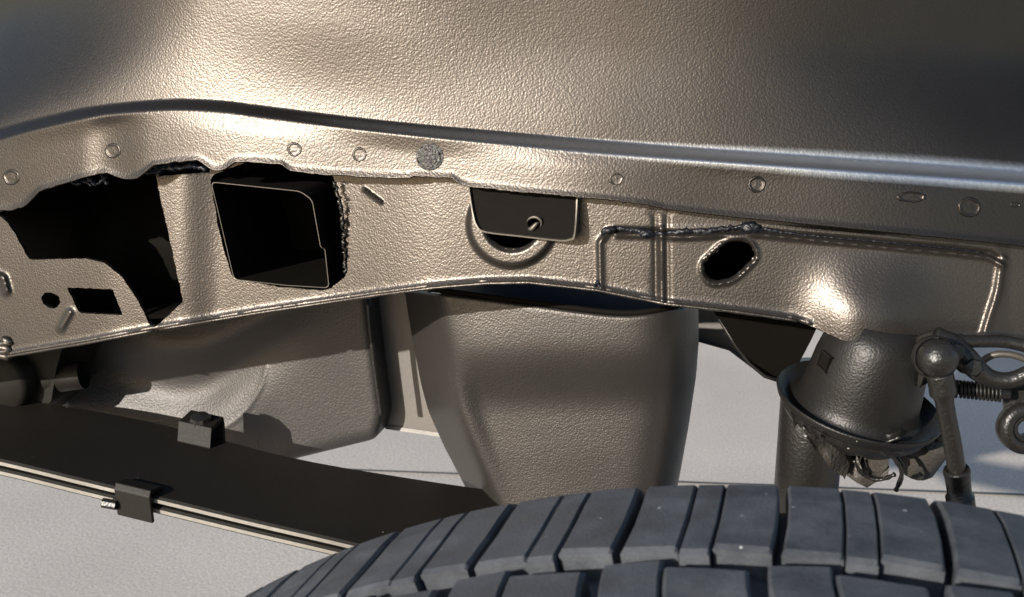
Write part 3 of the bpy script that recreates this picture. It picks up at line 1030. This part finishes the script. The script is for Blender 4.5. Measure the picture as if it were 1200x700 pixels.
# ------------------------------------------------------------------ bump stop cup and what hangs under it
def build_bump_stop():
    t = thing('bump_stop', 'dark flared bump stop cup with two square notches under the rail bulge', 'bump stop', at(1010, 560, 0.62))
    YC = 0.624
    c0 = at(1006, 470, YC)
    ax = Vector((0.19, -0.10, 1)).normalized()
    prof = [(0.0, 0.052), (0.0235, 0.052), (0.0285, 0.039), (0.0312, 0.025), (0.0325, 0.012), (0.0332, 0.004), (0.0345, -0.001), (0.0370, -0.0040), (0.0405, -0.0045), (0.0440, -0.0025), (0.0458, 0.0005),
            (0.0466, 0.0010), (0.0470, -0.0004), (0.0455, -0.0038), (0.0425, -0.0065), (0.0395, -0.0075), (0.036, -0.007), (0.033, -0.006)]
    o = link('cup', lathe(prof, c0, ax, 64), M_CUP, t)
    # square notches
    for (x, y, rz) in ((962, 424, -25), (1074, 437, 28)):
        p = at(x, y, YC - 0.031 + 0.00022 * abs(x - 1006))
        d = (p - c0); d -= ax * d.dot(ax)
        dirv = d.normalized()
        pos = c0 + ax * ((p - c0).dot(ax)) + dirv * (0.0313 - 0.0012)
        side = ax.cross(dirv)
        rot = Matrix((side, dirv, ax)).transposed()
        bm = bmesh.new()
        # folded lip round a black block painted as the pocket's shade
        for (sx, sz, ox, oz) in ((0.0090, 0.0010, 0, 0.0046), (0.0010, 0.0090, -0.0046, 0)):
            r = bmesh.ops.create_cube(bm, size=1)
            for v in r['verts']:
                v.co = rot @ Vector((v.co.x * sx + ox, v.co.y * 0.004, v.co.z * sz + oz)) + pos
        me = bpy.data.meshes.new('lip'); bm.to_mesh(me); bm.free()
        pk = link('notch_shade', box_mesh(pos + dirv * 0.0002, 0.0085, 0.003, 0.0085, rot, 0, 0.0006), M_BLACK, t, smooth=False)
        link('notch_lip', me, M_CUP, pk, smooth=False)
    # ragged rubber skirt under the rim
    pr = []
    seg = 40
    verts, faces = [], []
    a = ax.orthogonal().normalized(); b = ax.cross(a)
    random.seed(3)
    lv = [(0.0425, -0.006), (0.0415, -0.010), (0.039, -0.013), (0.034, -0.017), (0.0, -0.016)]
    for i, (r, h) in enumerate(lv):
        for k in range(seg):
            th = 2 * math.pi * k / seg
            j = random.uniform(-1, 1) * (0.0018 if 0 < i < 4 else 0)
            verts.append(c0 + ax * (h + j) + (a * math.cos(th) + b * math.sin(th)) * max(1e-4, r + j * 0.6))
    for i in range(len(lv) - 1):
        for k in range(seg):
            faces.append((i * seg + k, i * seg + (k + 1) % seg, (i + 1) * seg + (k + 1) % seg, (i + 1) * seg + k))
    link('rubber_skirt', fix_normals(mesh_of('skirt', verts, faces)), M_PARTS, t, smooth=False)
    # broken lugs of the retainer
    def lug(pts, Y, depth, name='retainer_lug', mat=M_CRUMB, tilt=0.0):
        x0 = sum(p[0] for p in pts) / len(pts)
        me = plate(pts, [], lambda x, y: Y + tilt * (x - x0) * 0.0006 + 0.0016 * math.sin(x * 0.13 + y * 0.1), 5, depth)
        o = link(name, me, mat, t, smooth=False)
        return o
    lug([(947, 508), (972, 512), (986, 516), (998, 538), (1004, 552), (986, 558), (970, 545)], 0.600, 0.012, tilt=0.6)
    lug([(927, 482), (938, 488), (952, 508), (944, 513), (931, 502)], 0.598, 0.006, mat=M_PARTS)
    lug([(990, 556), (1012, 536), (1040, 526), (1042, 545), (1034, 554), (1014, 571), (1004, 566)], 0.606, 0.010, tilt=-0.8)
    lug([(1004, 534), (1014, 560), (1042, 548), (1041, 556), (1016, 572), (1000, 560)], 0.600, 0.004, mat=M_CRUMB)
    lug([(985, 514), (1030, 518), (1022, 532), (1000, 546), (994, 536)], 0.616, 0.012, mat=M_PARTS)
    lug([(1030, 512), (1056, 505), (1050, 520), (1040, 527), (1022, 525)], 0.594, 0.005, mat=M_PARTS)
    pts = [at(x, y, 0.598) for x, y in ((1020, 521), (1036, 526), (1046, 524), (1052, 536), (1058, 546))]
    link('loose_wire', tube(catmull(pts, 4), 0.0011, 7), M_PARTS, t)

    lug([(935, 492), (960, 506), (968, 530), (956, 528), (942, 508)], 0.603, 0.008, mat=M_PARTS, tilt=0.5)
    lug([(962, 512), (984, 520), (996, 545), (990, 562), (974, 540)], 0.592, 0.004, mat=M_CRUMB, tilt=1.0)
    lug([(1012, 520), (1046, 516), (1060, 524), (1040, 540), (1018, 536)], 0.612, 0.010, mat=M_PARTS, tilt=-0.4)
    for pth in (((940, 500), (960, 516), (1000, 524), (1030, 520), (1050, 516)), ((950, 508), (985, 519), (1020, 524), (1044, 516), (1056, 513)), ((1040, 530), (1050, 540), (1056, 556), (1050, 575)), ((1000, 540), (1012, 556), (1030, 562), (1048, 556))):
        pts = catmull([at(x + random.uniform(-1, 1), y + random.uniform(-1, 1), 0.590 + random.uniform(-0.002, 0.004)) for x, y in pth], 4)
        link('loose_wire', tube(pts, [0.0012 * random.uniform(0.7, 1.3) for _ in pts], 7), M_PARTS, t)

    b_ = thing('crusted_bush', 'crusted brown rubber bush behind the link rod', 'bush', at(1085, 555, 0.63))
    c = at(1083, 527, 0.635)
    d = (at(1098, 507, 0.628) - at(1070, 548, 0.640))
    link('bush_sleeve', lathe([(0.0, -0.015), (0.011, -0.015), (0.0125, -0.012), (0.0128, 0.010), (0.0118, 0.014), (0.0, 0.015)], c, d, 18), M_CRUMB, b_)
    c2 = c + d.normalized() * 0.014
    link('bush_core', lathe([(0.0, 0.004), (0.006, 0.004), (0.007, 0.0), (0.007, -0.01)], c2, d, 14), M_PARTS, b_)

    # shock absorber upright behind
    s = thing('shock_absorber', 'dark vertical shock absorber tube behind the bump stop cup', 'shock absorber', at(955, 640, 0.72))
    a0 = at(952, 480, 0.71); a1 = at(952, 480, 0.71); a1.z -= 0.13
    top = a0 + Vector((0, 0, 0.05))
    link('outer_tube', lathe([(0.0, 0.16), (0.018, 0.16), (0.021, 0.156), (0.021, -0.02), (0.0, -0.02)], a1, (0, 0, 1), 32), M_PARTS, s)
    link('lower_tube', lathe([(0.0, 0.0), (0.017, 0.0), (0.017, -0.08), (0.0, -0.08)], a1 - Vector((0, 0, 0.02)), (0, 0, 1), 32), M_PARTS, s)

    # dark gusset and pale crossmember
    g = thing('gusset_plate', 'dark triangular gusset plate under the rail beside the cup', 'gusset', at(890, 440, 0.66))
    o = link('gusset_sheet', plate([(826, 352), (965, 368), (950, 400), (925, 447), (912, 446), (896, 440), (878, 425), (862, 404), (846, 378)], [], lambda x, y: 0.66 + 0.0003 * (x - 880), 7, 0.004), M_BLACK, g)
    edge_split(o)
    link('gusset_edge', tube([at(x, y, 0.658) for x, y in ((843, 374), (862, 405), (878, 426), (896, 441), (914, 447))], 0.0012, 7), M_CUP, g)
    cm = thing('crossmember', 'pale tan slanted crossmember seen under the rail next to the shield', 'crossmember', at(860, 420, 0.85))
    o = link('channel_face', plate(round_poly([(800, 362), (838, 362), (872, 400), (930, 455), (930, 478), (906, 442), (880, 428), (856, 408), (800, 396)], 6, 3), [], lambda x, y: 0.80, 8, 0.03), M_PALE, cm)
    edge_split(o)
    link('channel_lip', tube([at(x, y, 0.799) for x, y in ((812, 397), (855, 409), (880, 428), (905, 443))], 0.0014, 7), M_TANK, cm)


build_bump_stop()


# ------------------------------------------------------------------ sway bar link and lines on the right
def build_link():
    t = thing('link_rod', 'black link rod with round ball joint hanging beside the bump stop cup', 'link rod', at(1125, 575, 0.575))
    Y = 0.560
    cj = at(1098, 420, Y)
    axj = Vector((0.1, -1, 0.25)).normalized()
    link('ball_joint', lathe([(0.0, 0.0105), (0.0045, 0.0100), (0.0080, 0.0075), (0.0096, 0.0035), (0.0099, -0.001), (0.0092, -0.002), (0.0092, -0.010), (0.006, -0.013), (0.0, -0.013)], cj, axj, 32), M_PARTS, t)
    link('joint_collar', lathe([(0.0104, -0.001), (0.0112, -0.002), (0.0112, -0.006), (0.0100, -0.007)], cj, axj, 32), M_PARTS, t)
    p = [at(1101, 438, Y), at(1104, 452, Y), at(1106, 466, Y), at(1110, 490, Y + 0.001), at(1117, 525, Y + 0.002), at(1122, 556, Y + 0.003)]
    link('rod', tube(catmull(p, 4), [0.0066] * 8 + [0.0050] + [0.0046] * 12, 14), M_PARTS, t)
    a, b = at(1121, 551, Y + 0.003), at(1127, 600, Y + 0.006)
    d = (b - a).normalized(); ln = (b - a).length
    link('rod_sleeve', lathe([(0.0046, 0.0), (0.0062, -0.001), (0.0068, 0.001), (0.0064, 0.004), (0.0060, ln * 0.6), (0.0072, ln * 0.62), (0.0072, ln), (0.0, ln)], a, d, 20), M_PARTS, t)
    st = [cj - axj * 0.005, cj - axj * 0.02]
    link('stud', tube(st, 0.0045, 10), M_PARTS, t)

    t = thing('linkage_arm', 'black curved linkage arm bolted behind the ball joint', 'arm', at(1165, 450, 0.585))
    Y = 0.585
    p = catmull([at(1094, 396, Y), at(1112, 404, Y), at(1132, 420, Y), at(1148, 436, Y), at(1166, 445, Y), at(1188, 445, Y), at(1215, 434, Y), at(1260, 420, Y)], 5)
    n = len(p)
    link('arm_bar', tube(p, [0.0062 - 0.0018 * sstep(0.25, 0.6, i / n) for i in range(n)], 12), M_PARTS, t)
    for (x, y) in ((1120, 412), (1139, 430)):
        c = at(x, y, Y - 0.004)
        link('bolt_head', lathe([(0.0, 0.004), (0.0042, 0.0036), (0.0050, 0.002), (0.0050, -0.004)], c, (0.2, -1, 0.2), 6), M_PARTS, t, smooth=False)
    link('arm_plate', plate(round_poly([(1100, 392), (1118, 394), (1152, 424), (1150, 440), (1126, 438), (1108, 420)], 5, 3), [], lambda x, y: Y + 0.003, 6, 0.004), M_PARTS, t, smooth=False)

    t = thing('coil_spring', 'small dark coil spring below the linkage arm', 'spring', at(1150, 465, 0.59))
    a, b = at(1124, 456, 0.592), at(1174, 461, 0.592)
    ax = (b - a); u = ax.normalized(); e1 = u.orthogonal().normalized(); e2 = u.cross(e1)
    pts = []
    turns = 11
    for k in range(turns * 14 + 1):
        th = 2 * math.pi * k / 14
        pts.append(a + ax * (k / (turns * 14)) + (e1 * math.cos(th) + e2 * math.sin(th)) * 0.0042)
    link('coil', tube(pts, 0.0008, 6), M_CUP, t)
    link('core_pin', tube([a - u * 0.004, b + u * 0.004], 0.0030, 10), M_PARTS, t)
    link('end_nut', lathe([(0, 0), (0.0055, 0), (0.0055, 0.004), (0, 0.004)], a - u * 0.005, u, 6), M_PARTS, t, smooth=False)

    t = thing('brake_line', 'black brake line curving out from under the rail', 'brake line', at(1190, 410, 0.60))
    p = catmull([at(1078, 400, 0.60), at(1100, 393, 0.592), at(1125, 400, 0.592), at(1150, 400, 0.596), at(1180, 401, 0.60), at(1215, 410, 0.60), at(1260, 428, 0.60)], 6)
    link('hose', tube(p, 0.0034, 10), M_PARTS, t)
    p = catmull([at(1150, 424, 0.612), at(1165, 416, 0.612), at(1185, 416, 0.612), at(1210, 424, 0.612), at(1260, 440, 0.612)], 6)
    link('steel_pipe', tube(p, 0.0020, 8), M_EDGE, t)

    t = thing('ring_lever', 'black lever with round eye hanging at the end of the coil spring', 'lever', at(1195, 530, 0.60))
    c = at(1200, 501, 0.60)
    axr = Vector((0.25, -1, 0.15)).normalized()
    pr = [(0.0070, -0.004), (0.0070, 0.004), (0.0085, 0.0055), (0.0120, 0.0055), (0.0140, 0.003), (0.0140, -0.003), (0.0120, -0.005), (0.0085, -0.005), (0.0070, -0.004)]
    link('eye_ring', lathe(pr, c, axr, 36), M_PARTS, t)
    link('eye_bush', lathe([(0.0070, 0.003), (0.0050, 0.004), (0.0045, 0.003), (0.0045, -0.004)], c, axr, 28), M_CUP, t)
    me = plate(round_poly([(1174, 452), (1200, 448), (1240, 452), (1240, 480), (1206, 482), (1184, 492), (1177, 486)], 5, 3), [], lambda x, y: 0.602, 6, 0.005)
    link('lever_plate', me, M_PARTS, t, smooth=False)


build_link()


# ------------------------------------------------------------------ tyre with separate tread blocks
def build_tyre():
    RAD = 0.386
    YN, YFAR = 0.100, 0.347
    XC, ZC = 0.030, 0.782 - RAD
    t = thing('truck_tyre', 'black rubber truck tyre with sharp blocky tread under the wheel housing', 'tyre', (XC, (YN + YFAR) / 2, ZC - RAD))
    YM = (YN + YFAR) / 2
    HW = (YFAR - YN) / 2

    def crown(y):
        s = abs(y - YM) / HW
        drop = 0.0035 * s * s
        if s > 0.80:
            k = (s - 0.80) / 0.20
            drop += 0.020 * (1 - math.sqrt(max(0.0, 1 - k * k * 0.96)))
        return RAD - drop

    def pt(th, y, h):
        r = crown(y) + h
        return Vector((XC + r * math.sin(th), y, ZC + r * math.cos(th)))
    # carcass: groove floor, sidewalls, bead
    prof = []
    for y in np.linspace(YFAR - 0.006, YN + 0.006, 25):
        prof.append((crown(y) - 0.0095, y))
    near_side = [(0.350, YN - 0.004), (0.320, YN - 0.012), (0.290, YN - 0.010), (0.262, YN + 0.004), (0.240, YN + 0.020), (0.222, YN + 0.026)]
    far_side = [(r, YN + YFAR - y) for r, y in reversed(near_side)]
    full = far_side + prof + near_side
    seg = 120
    verts, faces = [], []
    for r, y in full:
        for k in range(seg):
            th = 2 * math.pi * k / seg
            verts.append(Vector((XC + r * math.sin(th), y, ZC + r * math.cos(th))))
    n = len(full)
    for i in range(n - 1):
        for k in range(seg):
            faces.append((i * seg + k, i * seg + (k + 1) % seg, (i + 1) * seg + (k + 1) % seg, (i + 1) * seg + k))
    link('carcass', fix_normals(mesh_of('carcass', verts, faces)), M_RUBBER, t)
    # steel rim inside
    rp = [(0.222, YN + 0.026), (0.228, YN + 0.022), (0.226, YN + 0.034), (0.205, YN + 0.045), (0.200, YM), (0.16, YM - 0.02), (0.10, YM - 0.05), (0.05, YM - 0.06), (0.0, YM - 0.06)]
    link('rim', lathe([(r, y) for r, y in rp], (XC, 0, ZC), (0, 1, 0), 64), M_PARTS, t)

    NP = 54
    P = 2 * math.pi / NP
    AS = (0.0, 0.05, 0.5, 0.95, 1.0)
    BS = (0.0, 0.03, 0.10, 0.3, 0.55, 0.75, 0.88, 0.96, 1.0)

    def block_mesh(lobes):
        """lobes: list of (th0(y), th1(y), y0(a), y1(a)); chamfered pads joined on one foot"""
        verts, faces = [], []
        for (f0, f1, g0, g1) in lobes:
            s = len(verts)
            na, nb = len(AS), len(BS)
            for a in AS:
                for b in BS:
                    y = g0(a) + (g1(a) - g0(a)) * b
                    th = f0(y) + (f1(y) - f0(y)) * a
                    edge = (a in (0.0, 1.0)) or (b in (0.0, 1.0))
                    verts.append(pt(th, y, -0.0012 if edge else 0.0))
            for i in range(na - 1):
                for j in range(nb - 1):
                    faces.append((s + i * nb + j, s + (i + 1) * nb + j, s + (i + 1) * nb + j + 1, s + i * nb + j + 1))
            ring = [(i, 0) for i in range(na)] + [(na - 1, j) for j in range(1, nb)] + [(i, nb - 1) for i in range(na - 2, -1, -1)] + [(0, j) for j in range(nb - 2, 0, -1)]
            base = len(verts)
            for (i, j) in ring:
                a, b = AS[i], BS[j]
                y = g0(a) + (g1(a) - g0(a)) * b
                th = f0(y) + (f1(y) - f0(y)) * a
                verts.append(pt(th, y, -0.0105))
            m = len(ring)
            for k in range(m):
                k2 = (k + 1) % m
                faces.append((s + ring[k][0] * nb + ring[k][1], s + ring[k2][0] * nb + ring[k2][1], base + k2, base + k))
        return fix_normals(mesh_of('tread_block', verts, faces))

    def mirror(y):
        return YN + YFAR - y
    mm = 0.001 / RAD
    ph = 0.0

    def shoulder(k, flip=False):
        th = k * P + ph
        Yf = (lambda y: mirror(y)) if flip else (lambda y: y)
        y_in, y_out = 0.2815, 0.3465
        G, S = 1.35 * mm, 0.27 * mm
        skew = 0.0

        def sh(y):
            yy = mirror(y) if flip else y
            return skew * (yy - 0.28) + 1.2 * mm * math.sin((yy - 0.283) * 60)
        c = [0.0, 0.40, 0.60, 1.0]
        lob = []
        zig = [0.0000, -0.0016, 0.0022]
        for q in range(3):
            g_l = G if q == 0 else S
            g_r = G if q == 2 else S
            f0 = lambda y, q=q, g=g_l: th + c[q] * P + g + sh(y) * (1 if q in (0,) else 0.6)
            f1 = lambda y, q=q, g=g_r: th + c[q + 1] * P - g + sh(y) * (1 if q in (2,) else 0.6)
            yi0 = y_in + zig[q]
            yi1 = y_in + (zig[q] if q < 2 else 0.0004)
            g0 = lambda a, u=yi0, v=yi1: Yf(u + (v - u) * a)
            g1 = lambda a: Yf(y_out)
            lob.append((f0, f1, g0, g1))
        return lob

    def inner(k, flip=False):
        th = k * P + ph - 0.10 * P
        Yf = (lambda y: mirror(y)) if flip else (lambda y: y)
        y_in, y_out = 0.2275, 0.2735
        G, S = 2.4 * mm, 0.3 * mm

        def sh(y):
            yy = mirror(y) if flip else y
            u = (0.2755 - yy) / 0.048
            return 9.0 * mm * u * u
        c = [0.0, 0.43, 1.0]
        lob = []
        for q in range(2):
            g_l = G if q == 0 else S
            g_r = G if q == 1 else S
            f0 = lambda y, q=q, g=g_l: th + c[q] * P + g + sh(y)
            f1 = lambda y, q=q, g=g_r: th + c[q + 1] * P - g + sh(y)
            o0 = y_out + (0.0012 if q == 0 else -0.0008)
            g0 = lambda a: Yf(y_in)
            g1 = lambda a, o0=o0, q=q: Yf(o0 + (0.0022 * a if q == 0 else -0.0014 * a))
            lob.append((f0, f1, g0, g1))
        return lob
    protos = [block_mesh(f(0, fl)) for f in (shoulder, inner) for fl in (False, True)]
    # every block is a pad of its own; alike pads share their mesh and are turned about the axle
    for me in protos:
        for v in me.vertices:
            v.co = Vector((v.co.x - XC, v.co.y, v.co.z - ZC))
        me.materials.append(M_RUBBER)
        me.polygons.foreach_set('use_smooth', [False] * len(me.polygons))
        me.update()
        for k in range(NP):
            o = bpy.data.objects.new('tread_block', me)
            COL.objects.link(o)
            o.parent = t
            o.location = Vector((XC, 0, ZC)) - t.location
            o.rotation_euler = (0, k * P + 0.35 * P, 0)


build_tyre()
scene.cycles.use_denoising = True
